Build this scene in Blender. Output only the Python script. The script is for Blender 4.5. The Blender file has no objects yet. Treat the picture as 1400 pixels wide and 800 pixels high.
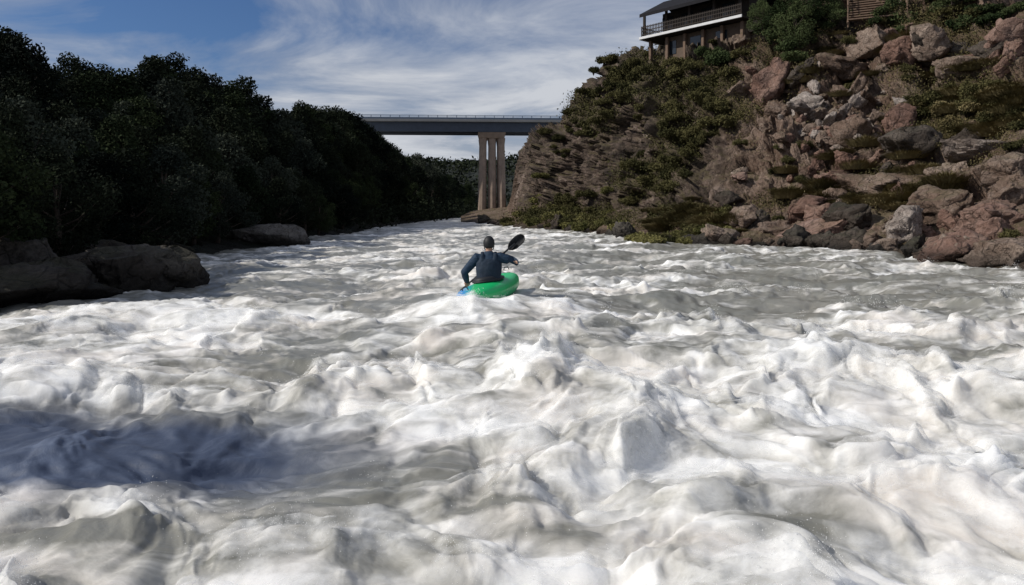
import bpy, bmesh, math, random
import numpy as np
from mathutils import Vector, Matrix, Euler

random.seed(7); R = np.random.RandomState(11)
scene = bpy.context.scene
COL = scene.collection
H = 1.6; HY = 290.0; F = 1000.0
def W(px, py, Y): return ((px-700)/F*Y, Y, H+(HY-py)/F*Y)

# ------------------------------------------------------------------ noise
_perm = np.arange(256); R.shuffle(_perm); _perm = np.concatenate([_perm,_perm,_perm])
_g = R.normal(size=(256,3)); _g /= np.linalg.norm(_g,axis=1)[:,None]
def perlin(x,y,z=0.0,seed=0):
    x=np.asarray(x,float)+seed*17.31; y=np.asarray(y,float)+seed*7.77; z=np.zeros_like(x)+z+seed*3.13
    xi=np.floor(x).astype(int); yi=np.floor(y).astype(int); zi=np.floor(z).astype(int)
    xf=x-xi; yf=y-yi; zf=z-zi
    fd=lambda t:t*t*t*(t*(t*6-15)+10)
    u,v,w=fd(xf),fd(yf),fd(zf)
    def c(i,j,k):
        h=_perm[_perm[_perm[(xi+i)&255]+((yi+j)&255)]+((zi+k)&255)]
        g=_g[h]; return g[...,0]*(xf-i)+g[...,1]*(yf-j)+g[...,2]*(zf-k)
    l=lambda a,b,t:a+(b-a)*t
    return 1.5*l(l(l(c(0,0,0),c(1,0,0),u),l(c(0,1,0),c(1,1,0),u),v),l(l(c(0,0,1),c(1,0,1),u),l(c(0,1,1),c(1,1,1),u),v),w)
def fbm(x,y,z=0.0,o=4,seed=0,gain=.5):
    s=0;a=1;f=1
    for i in range(o):
        s=s+a*perlin(np.asarray(x)*f,np.asarray(y)*f,np.asarray(z)*f,seed+i); a*=gain; f*=2.03
    return s
def cells(P,seed=0):
    base=np.floor(P).astype(int); best=np.full(len(P),1e9); out=np.zeros(len(P))
    for i in(-1,0,1):
        for j in(-1,0,1):
            for k in(-1,0,1):
                c=base+np.array([i,j,k])
                h=_perm[_perm[_perm[(c[:,0]+seed*13)&255]+(c[:,1]&255)]+(c[:,2]&255)]
                off=_g[h]*.45+.5; ctr=c+off; d=P-ctr; dd=(d*d).sum(1)
                tv=_g[(h+71)&255]; val=_g[(h+33)&255][:,0]+ (d*tv).sum(1)*1.1
                m=dd<best; best[m]=dd[m]; out[m]=val[m]
    return out

# ------------------------------------------------------------------ object helpers
def link(o,parent=None,mat=None):
    COL.objects.link(o)
    if parent is not None: o.parent=parent
    if mat is not None:
        o.data.materials.clear(); o.data.materials.append(mat)
    return o
def meta(o,label=None,cat=None,group=None,kind=None):
    if label: o["label"]=label
    if cat: o["category"]=cat
    if group: o["group"]=group
    if kind: o["kind"]=kind
    return o
def np_mesh(name,V,Fq,smooth=True):
    me=bpy.data.meshes.new(name); V=np.asarray(V,np.float32); Fq=np.asarray(Fq,np.int32)
    n=Fq.shape[1]
    me.vertices.add(len(V)); me.vertices.foreach_set("co",V.ravel())
    me.loops.add(Fq.size); me.loops.foreach_set("vertex_index",Fq.ravel())
    me.polygons.add(len(Fq)); me.polygons.foreach_set("loop_start",np.arange(0,Fq.size,n,dtype=np.int32))
    me.polygons.foreach_set("use_smooth",np.full(len(Fq),smooth,dtype=bool))
    me.update(calc_edges=True); me.validate(); return me
def grid_faces(nu,nv,flip=False):
    i=np.arange(nu-1)[:,None]*nv+np.arange(nv-1)[None,:]; i=i.ravel()
    q=np.stack([i,i+nv,i+nv+1,i+1],1)
    return q[:,::-1] if flip else q
def attr(me,name,vals):
    a=me.attributes.new(name,'FLOAT','POINT'); a.data.foreach_set("value",np.asarray(vals,np.float32).ravel())
def empty(name,loc):
    e=bpy.data.objects.new(name,None); e.empty_display_size=.3; e.location=loc; COL.objects.link(e); return e
def bm_mesh(name,bm,smooth=False):
    me=bpy.data.meshes.new(name); bm.normal_update(); bm.to_mesh(me); bm.free()
    for p in me.polygons:p.use_smooth=smooth
    return me
def add_box(bm,c,s,rot=None,bev=0.0):
    r=bmesh.ops.create_cube(bm,size=1.0); vs=r['verts']
    M=Matrix.Translation(Vector(c))@(rot.to_4x4() if rot is not None else Matrix.Identity(4))@Matrix.Diagonal((s[0],s[1],s[2],1))
    bmesh.ops.transform(bm,matrix=M,verts=vs)
    if bev>0:
        es=list({e for v in vs for e in v.link_edges}); bmesh.ops.bevel(bm,geom=es,offset=bev,segments=1,affect='EDGES')
def add_tube(bm,pts,rad,seg=10,ref=Vector((1,0,0)),cap=True):
    pts=[Vector(p) for p in pts]; rings=[]
    for i,p in enumerate(pts):
        t=(pts[min(i+1,len(pts)-1)]-pts[max(i-1,0)]).normalized()
        rf=ref if abs(t.dot(ref))<.95 else Vector((0,1,0))
        a=(rf-t*rf.dot(t)).normalized(); b=t.cross(a)
        r=rad[i]; rx,ry=(r if isinstance(r,tuple) else (r,r))
        rings.append([bm.verts.new(p+a*rx*math.cos(2*math.pi*k/seg)+b*ry*math.sin(2*math.pi*k/seg)) for k in range(seg)])
    for i in range(len(rings)-1):
        for k in range(seg):
            bm.faces.new((rings[i][k],rings[i][(k+1)%seg],rings[i+1][(k+1)%seg],rings[i+1][k]))
    if cap:
        bm.faces.new(list(reversed(rings[0]))); bm.faces.new(rings[-1])
def add_ball(bm,c,r,seg=16,rot=None):
    rr=bmesh.ops.create_uvsphere(bm,u_segments=seg,v_segments=seg//2+2,radius=1.0)
    M=Matrix.Translation(Vector(c))@(rot.to_4x4() if rot is not None else Matrix.Identity(4))@Matrix.Diagonal((r[0],r[1],r[2],1))
    bmesh.ops.transform(bm,matrix=M,verts=rr['verts'])
def remesh(bm,name,voxel,smooth_it=3):
    me=bm_mesh(name,bm,True); o=bpy.data.objects.new("tmp",me); COL.objects.link(o)
    m=o.modifiers.new("r",'REMESH'); m.mode='VOXEL'; m.voxel_size=voxel; m.use_smooth_shade=True
    s=o.modifiers.new("s",'SMOOTH'); s.iterations=smooth_it; s.factor=.5
    dg=bpy.context.evaluated_depsgraph_get(); dg.update()
    out=bpy.data.meshes.new_from_object(o.evaluated_get(dg)); out.name=name
    bpy.data.objects.remove(o)
    for p in out.polygons:p.use_smooth=True
    return out

# ------------------------------------------------------------------ materials
def new_mat(name):
    m=bpy.data.materials.new(name); m.use_nodes=True; nt=m.node_tree; b=nt.nodes["Principled BSDF"]
    return m,nt,b
def N(nt,t,**kw):
    n=nt.nodes.new(t)
    for k,v in kw.items():
        if k.startswith("i_"):
            n.inputs[k[2:].replace("_"," ")].default_value=v
        else: setattr(n,k,v)
    return n
def ramp(nt,fac,stops,interp='LINEAR'):
    r=nt.nodes.new("ShaderNodeValToRGB"); cr=r.color_ramp; cr.interpolation=interp
    while len(cr.elements)<len(stops): cr.elements.new(.5)
    for e,(p,c) in zip(cr.elements,stops):
        e.position=p; e.color=(c,c,c,1) if not isinstance(c,tuple) else (*c,1)
    nt.links.new(fac,r.inputs[0]); return r.outputs[0]
def mixc(nt,f,a,b,mode='MIX'):
    m=nt.nodes.new("ShaderNodeMix"); m.data_type='RGBA'; m.blend_type=mode
    for s,v in((0,f),(6,a),(7,b)):
        if isinstance(v,bpy.types.NodeSocket): nt.links.new(v,m.inputs[s])
        elif isinstance(v,tuple): m.inputs[s].default_value=(*v,1)
        else: m.inputs[s].default_value=v
    return m.outputs[2]
def math_n(nt,op,a,b=0.0,clamp=False):
    m=nt.nodes.new("ShaderNodeMath"); m.operation=op; m.use_clamp=clamp
    for s,v in((0,a),(1,b)):
        if isinstance(v,bpy.types.NodeSocket): nt.links.new(v,m.inputs[s])
        else: m.inputs[s].default_value=v
    return m.outputs[0]
def noise(nt,vec,scale,detail=5,rough=.55,dist=0):
    n=nt.nodes.new("ShaderNodeTexNoise"); n.inputs["Scale"].default_value=scale; n.inputs["Detail"].default_value=detail
    n.inputs["Roughness"].default_value=rough; n.inputs["Distortion"].default_value=dist
    if vec is not None: nt.links.new(vec,n.inputs["Vector"])
    return n.outputs[0]
def simple(name,col,rough=.7,var=.25,scale=8,bump=0.0,spec=.4):
    m,nt,b=new_mat(name); tc=N(nt,"ShaderNodeTexCoord").outputs["Object"]
    n=noise(nt,tc,scale); c=mixc(nt,n,tuple(x*(1-var) for x in col),tuple(min(1,x*(1+var)) for x in col))
    nt.links.new(c,b.inputs["Base Color"]); b.inputs["Roughness"].default_value=rough
    b.inputs["Specular IOR Level"].default_value=spec
    if bump>0:
        bp=N(nt,"ShaderNodeBump",i_Strength=bump,i_Distance=.05); nt.links.new(n,bp.inputs["Height"]); nt.links.new(bp.outputs[0],b.inputs["Normal"])
    return m
def rock_mat(name,dark,mid,light,scale=1.0,moss=.5,mosscol=(.085,.078,.032),use_attr=False,rand=True):
    m,nt,b=new_mat(name); geo=N(nt,"ShaderNodeNewGeometry"); P=geo.outputs["Position"]
    n1=noise(nt,P,.35*scale,6,.62,.6); n2=noise(nt,P,2.2*scale,7,.68,.3); n3=noise(nt,P,9*scale,6,.7)
    f=math_n(nt,'ADD',math_n(nt,'MULTIPLY',n1,.55),math_n(nt,'MULTIPLY',n2,.45))
    if rand:
        oi=N(nt,"ShaderNodeObjectInfo").outputs["Random"]
        f=math_n(nt,'ADD',f,math_n(nt,'MULTIPLY',math_n(nt,'SUBTRACT',oi,.5),.16))
    c=ramp(nt,f,[(.30,dark),(.44,mid),(.56,tuple((a+b_)/2 for a,b_ in zip(mid,light))),(.68,light)])
    c=mixc(nt,ramp(nt,n3,[(.35,0.65),(.58,0.0)]),c,tuple(x*.4 for x in mid))
    if use_attr:
        ca=N(nt,"ShaderNodeAttribute",attribute_name="cliff").outputs["Fac"]
        cc=ramp(nt,f,[(.36,(.018,.014,.011)),(.48,(.062,.045,.035)),(.57,(.135,.098,.078)),(.69,(.33,.27,.235))])
        c=mixc(nt,ca,c,cc)
    vo=N(nt,"ShaderNodeTexVoronoi",feature='DISTANCE_TO_EDGE',i_Scale=1.1*scale)
    wv=N(nt,"ShaderNodeVectorMath",operation='ADD')
    mpz=N(nt,"ShaderNodeMapping"); mpz.inputs["Scale"].default_value=(1,1,.4 if use_attr else 1); nt.links.new(P,mpz.inputs[0]); nt.links.new(mpz.outputs[0],wv.inputs[0])
    nn=N(nt,"ShaderNodeTexNoise",i_Scale=1.5*scale); nt.links.new(P,nn.inputs["Vector"]); nt.links.new(nn.outputs["Color"],wv.inputs[1])
    nt.links.new(wv.outputs[0],vo.inputs["Vector"])
    crack=ramp(nt,vo.outputs["Distance"],[(0.0,.3),(.05,1.0)])
    c=mixc(nt,.7,c,crack,'MULTIPLY')
    sx=N(nt,"ShaderNodeSeparateXYZ"); nt.links.new(geo.outputs["Normal"],sx.inputs[0])
    up=ramp(nt,sx.outputs[2],[(.45,0.0),(.85,1.0)])
    mf=math_n(nt,'MULTIPLY',math_n(nt,'MULTIPLY',up,ramp(nt,noise(nt,P,.9*scale,5,.6),[(.42,0.0),(.56,1.0)])),moss)
    if use_attr:
        at=N(nt,"ShaderNodeAttribute",attribute_name="veg").outputs["Fac"]
        mf=math_n(nt,'MAXIMUM',mf,math_n(nt,'MULTIPLY',at,ramp(nt,n2,[(.38,0.1),(.58,.9)])))
    mc=mixc(nt,n3,tuple(x*.5 for x in mosscol),tuple(x*1.6 for x in mosscol))
    c=mixc(nt,mf,c,mc)
    sp=N(nt,"ShaderNodeSeparateXYZ"); nt.links.new(P,sp.inputs[0])
    wet=ramp(nt,math_n(nt,'ADD',sp.outputs[2],math_n(nt,'MULTIPLY',n1,.4)),[(.35,.35),(.75,1.0)])
    c=mixc(nt,1.0,c,wet,'MULTIPLY')
    nt.links.new(c,b.inputs["Base Color"]); b.inputs["Roughness"].default_value=.85; b.inputs["Specular IOR Level"].default_value=.25
    hh=math_n(nt,'ADD',math_n(nt,'MULTIPLY',n2,1.0),math_n(nt,'ADD',math_n(nt,'MULTIPLY',n3,.3),math_n(nt,'MULTIPLY',crack,.25)))
    bp=N(nt,"ShaderNodeBump",i_Strength=.9,i_Distance=.3/scale); nt.links.new(hh,bp.inputs["Height"]); nt.links.new(bp.outputs[0],b.inputs["Normal"])
    return m
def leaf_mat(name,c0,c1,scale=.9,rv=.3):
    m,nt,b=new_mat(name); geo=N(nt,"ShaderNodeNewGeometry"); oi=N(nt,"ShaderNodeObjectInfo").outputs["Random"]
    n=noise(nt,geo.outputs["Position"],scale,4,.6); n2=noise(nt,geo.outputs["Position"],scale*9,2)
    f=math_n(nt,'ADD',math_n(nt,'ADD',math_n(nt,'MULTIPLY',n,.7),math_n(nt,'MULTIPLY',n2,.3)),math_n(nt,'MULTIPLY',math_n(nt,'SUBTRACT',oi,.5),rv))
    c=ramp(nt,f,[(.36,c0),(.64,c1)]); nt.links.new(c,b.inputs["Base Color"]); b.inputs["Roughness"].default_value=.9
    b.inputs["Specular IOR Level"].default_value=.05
    return m

M_rock=rock_mat("rock_brown",(.045,.030,.022),(.145,.093,.067),(.34,.26,.21),1.0,.7,(.085,.070,.033),use_attr=True,rand=False)
M_boul=rock_mat("boulder_rock",(.06,.041,.031),(.17,.115,.086),(.36,.285,.235),1.3,.35)
M_pink=rock_mat("boulder_pink",(.095,.052,.040),(.22,.13,.10),(.36,.25,.205),.9,.2)
M_pale=rock_mat("boulder_pale",(.09,.072,.062),(.25,.20,.172),(.50,.44,.395),1.6,.15)
M_dark=rock_mat("rock_dark",(.022,.017,.014),(.065,.05,.04),(.13,.108,.09),1.4,.35,(.03,.035,.015))
M_shore=rock_mat("rock_shore_greybrown",(.022,.018,.015),(.062,.053,.045),(.14,.125,.108),1.2,.5,(.045,.045,.022))
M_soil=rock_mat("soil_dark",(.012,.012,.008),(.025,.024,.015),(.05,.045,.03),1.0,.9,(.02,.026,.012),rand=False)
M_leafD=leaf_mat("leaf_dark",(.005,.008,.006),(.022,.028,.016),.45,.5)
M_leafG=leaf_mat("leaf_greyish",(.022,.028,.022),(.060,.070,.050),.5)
M_leafM=leaf_mat("leaf_mid_green",(.010,.016,.008),(.038,.050,.022),.5)
M_leafB=leaf_mat("leaf_bush",(.030,.031,.013),(.110,.100,.043),1.0)
M_leafY=leaf_mat("leaf_dry_grass",(.075,.064,.028),(.22,.18,.09),1.2)
M_leafS=leaf_mat("leaf_shore_grass",(.065,.068,.024),(.20,.185,.072),1.0)
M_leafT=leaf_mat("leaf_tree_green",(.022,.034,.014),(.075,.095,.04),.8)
M_bark=simple("bark",(.06,.045,.035),.9,.4,12,.6)
M_conc=simple("concrete",(.20,.20,.20),.85,.25,.6,.3)
M_pier=simple("pier_weathered_concrete",(.27,.205,.16),.9,.45,.9,.5)
M_concD=simple("deck_steel",(.05,.062,.085),.7,.3,1.0,.1)
M_rail=simple("railing_metal",(.09,.12,.17),.5,.2,2)
M_wood=simple("dark_wood",(.025,.018,.014),.8,.4,5,.3)
M_woodL=simple("weathered_timber",(.15,.10,.07),.85,.35,6,.3)
M_wall=simple("plaster_brown",(.11,.078,.056),.85,.35,2,.3)
M_white=simple("white_paint",(.62,.62,.62),.6,.2,3)
M_roof=simple("roof_dark",(.018,.018,.021),.85,.3,3,.2,.1)
M_glass=simple("window_dark",(.02,.025,.03),.15,.2,2,0,.6)

# ------------------------------------------------------------------ terrain lofts
def loft(sections,nu,nv,vw):
    pxs=[s[0] for s in sections]; A=[]
    for px,s,pts in sections:
        c=[(s*.93,-1.2),(s,-.05)]+[(Y,H+(HY-py)/F*Y) for py,Y in pts]
        A.append(c)
    A=np.array(A)
    tpx=np.interp(np.linspace(0,1,nu),np.linspace(0,1,len(vw)),vw)
    out=np.zeros((nu,nv,3)); tv=np.linspace(0,1,nv)
    kv=np.array([0,.06,.2,.36,.52,.68,.86,1.0])
    Yc=np.stack([np.interp(tpx,pxs,A[:,k,0]) for k in range(8)],1)
    Zc=np.stack([np.interp(tpx,pxs,A[:,k,1]) for k in range(8)],1)
    for i in range(nu):
        Y=np.interp(tv,kv,Yc[i]); Z=np.interp(tv,kv,Zc[i])
        out[i,:,0]=(tpx[i]-700)/F*Y; out[i,:,1]=Y; out[i,:,2]=Z
    return out,tpx,tv
def normals(G):
    du=np.gradient(G,axis=0); dv=np.gradient(G,axis=1); n=np.cross(du,dv); n/=np.linalg.norm(n,axis=2)[...,None]+1e-9
    n[n[...,2]<0]*=-1; return n
def smooth_grid(G,it):
    for _ in range(it):
        G[1:-1]=(G[:-2]+2*G[1:-1]+G[2:])/4; G[:,1:-1]=(G[:,:-2]+2*G[:,1:-1]+G[:,2:])/4
    return G

RS=[(630,116,[(301,120),(299,126),(297,132),(296,140),(296,150),(297,170)]),
(645,110,[(300,116),(296,128),(293,140),(290,150),(289,160),(291,178)]),
(695,80,[(304,86),(296,98),(289,115),(286,130),(284,150),(284,178)]),
(712,72,[(300,80),(278,86),(250,90),(226,93),(212,97),(209,120)]),
(740,67,[(302,74),(280,79),(250,82),(222,85),(198,89),(194,118)]),
(770,62,[(305,68),(280,73),(250,76),(215,78),(180,83),(176,112)]),
(820,55,[(305,60),(275,65),(230,68),(180,71),(126,76),(120,100)]),
(850,46,[(310,52),(280,60),(230,63),(165,66),(92,72),(88,95)]),
(880,40,[(318,46),(285,55),(230,58),(155,61),(76,67),(72,90)]),
(950,36,[(318,40),(285,46),(235,51),(150,56),(82,63),(82,85)]),
(1010,33,[(318,37),(280,42),(225,47),(150,52),(77,59),(74,80)]),
(1050,32.5,[(315,36),(272,41),(210,46),(130,51),(40,58),(25,75)]),
(1100,32,[(312,35),(265,40),(200,45),(110,51),(0,58),(-40,75)]),
(1200,28.5,[(320,31),(270,36),(200,41),(105,47),(-10,54),(-60,72)]),
(1300,24.6,[(325,28),(270,32),(200,37),(100,43),(-20,50),(-80,68)]),
(1400,20,[(340,23),(280,27),(200,32),(95,38),(-30,45),(-100,62)]),
(1600,16,[(350,19),(290,23),(200,28),(80,34),(-50,41),(-120,58)]),
(2200,9.5,[(380,11),(290,15),(170,20),(20,26),(-140,33),(-200,50)]),
(3600,5,[(400,6),(290,8),(100,11),(-100,14),(-300,18),(-350,28)])]
GR,pxR,tvR=loft(RS,760,340,[630,700,760,840,920,1000,1080,1160,1240,1320,1400,1500,1800,3600])
GR=smooth_grid(GR,6); nR=normals(GR); P=GR.reshape(-1,3)
amp=np.clip((P[:,2]+.3)/2.5,.12,1)
far=np.clip((P[:,1]-12)/40,.35,1.3)
wp=P+np.stack([perlin(*(P*.4).T,seed=s) for s in(1,2,3)],1)*.9+np.stack([perlin(*(P*1.3).T,seed=s) for s in(4,5,6)],1)*.3
px_=700+P[:,0]/P[:,1]*F
cliff=np.clip((1035-px_)/70,0,1)*np.clip((px_-690)/25,0,1)*np.clip((P[:,2]-.5)/1.5,0,1)
dS=cells(wp*.30,1)*.85+cells(wp*.8,2)*.60+cells(wp*1.9,3)*.26
fa=wp[:,0]*.8-wp[:,1]*.35
z_=wp[:,2]
Q=lambda a,c:np.stack([fa*a+.15*z_,np.zeros(len(P))+.37,z_*c],1)
dC=cells(Q(.45,.12),11)*.95+cells(Q(1.1,.40),12)*.75+cells(Q(2.3,1.3),13)*.34+fbm(fa*.9,z_*.6,o=5,seed=15)*.8
d=dS*(1-cliff)+dC*cliff+fbm(*(P*.9).T,o=5,seed=5)*.22
d*=amp*far*.9*np.clip((px_-690)/60,.12,1)
hn=nR.reshape(-1,3).copy(); hn[:,2]*=(1-.35*cliff); hn/=np.linalg.norm(hn,axis=1)[:,None]
PR=P+hn*d[:,None]; PR[:,2]=np.maximum(PR[:,2],-1.5)
pyR=HY-(PR[:,2]-H)/PR[:,1]*F; pxv=700+PR[:,0]/PR[:,1]*F
def blob(px,py,rx,ry): return np.exp(-(((pxv-px)/rx)**2+((pyR-py)/ry)**2))
veg=0
for b in[(900,110,60,50),(930,190,50,55),(880,240,40,35),(790,298,90,14),(825,160,22,30),(1330,145,95,45),(1200,255,80,20),(1080,60,60,40),(940,300,60,18),(980,140,40,50),(1250,25,70,25),(1120,275,80,10),(1280,185,60,18),(1320,60,60,30),(800,150,30,20)]:
    veg=np.maximum(veg,blob(*b))
veg=np.clip(veg*1.5+fbm(*(PR*.35).T,o=3,seed=9)*.6-.22,0,1)
me=np_mesh("riverbank_terrain",PR,grid_faces(760,340)); attr(me,"veg",veg); attr(me,"cliff",cliff)
oR=link(bpy.data.objects.new("rocky_hillside",me),mat=M_rock)
meta(oR,"rocky brown hillside and cliff rising from the river","hillside",kind="structure")

LS=[(-2600,3,[(380,3.6),(200,5),(0,7),(-150,10),(-200,14),(-200,20)]),
(-900,6,[(380,8),(290,10),(220,14),(150,20),(130,26),(130,40)]),
(-300,9,[(370,11),(310,14),(250,19),(205,26),(190,34),(185,55)]),
(0,12.3,[(378,14.5),(330,18),(270,24),(235,31),(212,38),(205,60)]),
(100,15,[(365,18),(322,22),(278,28),(240,36),(220,44),(212,70)]),
(200,19,[(350,23),(320,28),(282,35),(250,43),(232,50),(222,80)]),
(300,29,[(330,33),(312,38),(282,45),(255,54),(236,62),(228,95)]),
(400,37,[(322,42),(306,48),(284,56),(264,66),(246,76),(238,110)]),
(480,53,[(312,58),(300,65),(285,75),(268,86),(254,98),(248,130)]),
(530,80,[(305,86),(298,94),(288,104),(278,114),(270,124),(264,160)]),
(575,120,[(300,126),(297,134),(291,146),(284,160),(278,175),(275,220)]),
(620,190,[(297,200),(295,210),(291,230),(287,250),(283,270),(282,320)]),
(660,300,[(293,320),(291,330),(289,345),(287,360),(286,400),(285,440)])]
GL,pxL,tvL=loft(LS,420,160,[-2600,-300,0,80,160,240,320,400,480,560,620,660])
GL=smooth_grid(GL,4); nL=normals(GL); P=GL.reshape(-1,3)
amp=np.clip((P[:,2]+.4)/2,.15,1)*np.clip(P[:,1]/40,.35,1.2)
d=(cells(P*.4,4)*.5+cells(P*1.1,5)*.25+fbm(*(P*.8).T,o=4,seed=6)*.2)*amp
PL=P+nL.reshape(-1,3)*d[:,None]
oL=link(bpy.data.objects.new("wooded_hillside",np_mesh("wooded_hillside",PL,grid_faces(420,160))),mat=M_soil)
meta(oL,"dark shaded earth slope under the trees beside the river","hillside",kind="structure")

def projected(P):
    return np.stack([700+P[:,0]/P[:,1]*F,HY-(P[:,2]-H)/P[:,1]*F],1)
qR=projected(PR); qL=projected(PL)
def locate(px,py,side='R',tol=5):
    P,q=(PR,qR) if side=='R' else (PL,qL)
    dd=np.hypot(q[:,0]-px,q[:,1]-py); m=np.where(dd<tol)[0]
    if len(m)==0: m=np.array([dd.argmin()])
    return Vector(P[m[P[m,1].argmin()]].tolist())
def ground_at(px,Y,P,q):
    dd=np.abs(q[:,0]-px)/1000*Y*1.0+np.abs(P[:,1]-Y); i=dd.argmin(); return P[i]

me=np_mesh("ground",[(-4000,-100,-1.6),(4000,-100,-1.6),(4000,6000,-1.6),(-4000,6000,-1.6)],[(0,1,2,3)],False)
meta(link(bpy.data.objects.new("ground",me),mat=M_soil),"dark flat ground and riverbed reaching the horizon","ground",kind="structure")

def hill(name,label,Y0,Y1,zfun,mat,xs=(-900,900),n=260,m=40):
    X=np.linspace(*xs,n); t=np.linspace(0,1,m); XX,TT=np.meshgrid(X,t,indexing='ij')
    YY=Y0+(Y1-Y0)*TT; zz=zfun(XX)*np.sin(np.clip(TT*1.3,0,1)*math.pi/2)
    zz=zz*(1+.08*fbm(XX*.02,YY*.02,o=4,seed=21))-1.5*(1-TT)
    V=np.stack([XX,YY,zz],2).reshape(-1,3)
    o=link(bpy.data.objects.new(name,np_mesh(name,V,grid_faces(n,m))),mat=mat); meta(o,label,"hill",kind="structure"); return V
M_far=simple("far_hill_haze_blue",(.07,.09,.11),.95,.2,.01)  # blue-grey base colour has the haze of distance mixed in
M_midh=simple("mid_hill_dark",(.018,.023,.019),.95,.4,.05)
hill("far_hill","distant hill beyond the bridge, coloured blue-grey for haze",1600,2300,lambda x:150+10*np.sin(x*.004)+x*0,M_far,(-3000,3000))
VH=hill("wooded_hill","dark wooded hill closing the valley",330,430,lambda x:31+2.0*np.sin(x*.05)+np.clip(-(x+60)*.05,0,30)+np.clip((x-15)*.1,0,20),M_midh,(-500,500))

# ------------------------------------------------------------------ foliage
def leaves(C,size,stretch=1.5):
    n=len(C); a=R.normal(size=(n,3)); a/=np.linalg.norm(a,axis=1)[:,None]
    b=np.cross(a,R.normal(size=(n,3))); b/=np.linalg.norm(b,axis=1)[:,None]
    s=(size*(.6+.8*R.rand(n)))[:,None]
    a=a*s*stretch*.5; b=b*s*.5
    V=np.stack([C-a,C+b*.8-a*.1,C+a,C-b*.8+a*.1],1).reshape(-1,3)
    return V,np.arange(4*n).reshape(-1,4)
def crown_pts(n,clumps,shell=.55):
    out=[];w=np.array([c[3]**2 for c in clumps]);w/=w.sum()
    for (x,y,z,r),k in zip(clumps,(w*n).astype(int)):
        v=R.normal(size=(k,3)); v/=np.linalg.norm(v,axis=1)[:,None]
        rr=r*(shell+(1-shell)*R.rand(k)**.7)[:,None]
        p=v*rr*np.array([1,1,.75]); p*=(1+.35*perlin(*(v*2.2+r*7).T,seed=3))[:,None]
        out.append(p+np.array([x,y,z]))
    return np.concatenate(out)
def make_tree(seed,hgt=6.0,n=10000,leaf=.105,width=.36,low=.22,nclump=24,cs=1.0):
    rs=random.Random(seed); bm=bmesh.new()
    lean=(rs.uniform(-.3,.3),rs.uniform(-.3,.3))
    tr=[(lean[0]*t*t,lean[1]*t*t,hgt*.85*t) for t in(0,.2,.4,.6,.8,1)]
    add_tube(bm,tr,[hgt*.035,hgt*.028,hgt*.022,hgt*.016,hgt*.01,hgt*.004],8)
    clumps=[]
    for i in range(nclump):
        t=low+(1-low)*(i+.5)/nclump; z=hgt*(t*.86); ang=i*2.4+rs.uniform(-.4,.4)
        prof=math.sin(min(1,(t-low)/(1-low)*.85+.22)*math.pi)**.6
        rad=hgt*width*prof*rs.uniform(.4,1.0)
        c=(lean[0]*t*t+math.cos(ang)*rad,lean[1]*t*t+math.sin(ang)*rad,z+rs.uniform(-.03,.05)*hgt)
        clumps.append((*c,cs*hgt*rs.uniform(.08,.15)))
        z0=z*.72; p0=Vector((lean[0]*(z0/hgt)**2,lean[1]*(z0/hgt)**2,z0)); p2=Vector(c); p1=(p0+p2)/2+Vector((0,0,-.03*hgt))
        add_tube(bm,[p0,p1,p2],[hgt*.010,hgt*.007,hgt*.003],5)
    clumps.append((lean[0],lean[1],hgt*.91,hgt*.10*cs))
    trunk=bm_mesh("trunk",bm,True); V,Fq=leaves(crown_pts(n,clumps,.4),leaf*hgt/6)
    return trunk,np_mesh("crown",V,Fq,False)
def make_bush(seed,n=3000,leaf=.07,flat=.7,nclump=10):
    rs=random.Random(seed); cl=[];bm=bmesh.new()
    for i in range(nclump):
        a=rs.uniform(0,6.28);r=rs.uniform(0,.65);c=(math.cos(a)*r,math.sin(a)*r,flat*rs.uniform(.15,.75)*(1-r*.5))
        cl.append((*c,rs.uniform(.22,.4)))
        add_tube(bm,[(0,0,-.2),(c[0]*.5,c[1]*.5,c[2]*.4),c],[.03,.02,.008],5)
    V,Fq=leaves(crown_pts(n,cl,.25),leaf); V[:,2]=np.maximum(V[:,2],-.25)
    st=bm_mesh("s",bm,True)
    me=np_mesh("bush",V,Fq,False); b2=bmesh.new(); b2.from_mesh(me); k=len(b2.faces)
    b2.from_mesh(st); b2.faces.ensure_lookup_table()
    for f in list(b2.faces)[k:]: f.material_index=1
    b2.to_mesh(me); b2.free(); return me
def make_grass(seed,n=1100):
    rs=np.random.RandomState(seed); a=rs.rand(n)*6.28; r=rs.rand(n)**.6*.8
    base=np.stack([np.cos(a)*r,np.sin(a)*r,np.full(n,-.1)],1); h=(.3+.35*rs.rand(n))*(1-.4*r)
    out=base[:,:2]*(.5+.6*rs.rand(n))[:,None]+rs.normal(size=(n,2))*.08
    side=np.stack([-np.sin(a),np.cos(a),a*0],1)*.016
    mid=base+np.stack([out[:,0]*.4,out[:,1]*.4,h*.75],1); tip=base+np.stack([out[:,0],out[:,1],h],1)
    V=np.stack([base-side,base+side,mid+side*.8,mid-side*.8,tip+side*.1,tip-side*.1],1).reshape(-1,3)
    i=np.arange(n)*6; Fq=np.concatenate([np.stack([i,i+1,i+2,i+3],1),np.stack([i+3,i+2,i+4,i+5],1)])
    return np_mesh("grass_tuft",V,Fq,False)
treeM=[make_tree(1),make_tree(2,width=.40,nclump=18,cs=1.2),make_tree(3,width=.27,n=8600),make_tree(4,width=.34,low=.3,nclump=16,cs=1.25),make_tree(5,n=3600,low=.55,nclump=14,leaf=.11)]
for t,c in treeM: t.materials.append(M_bark)
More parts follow.
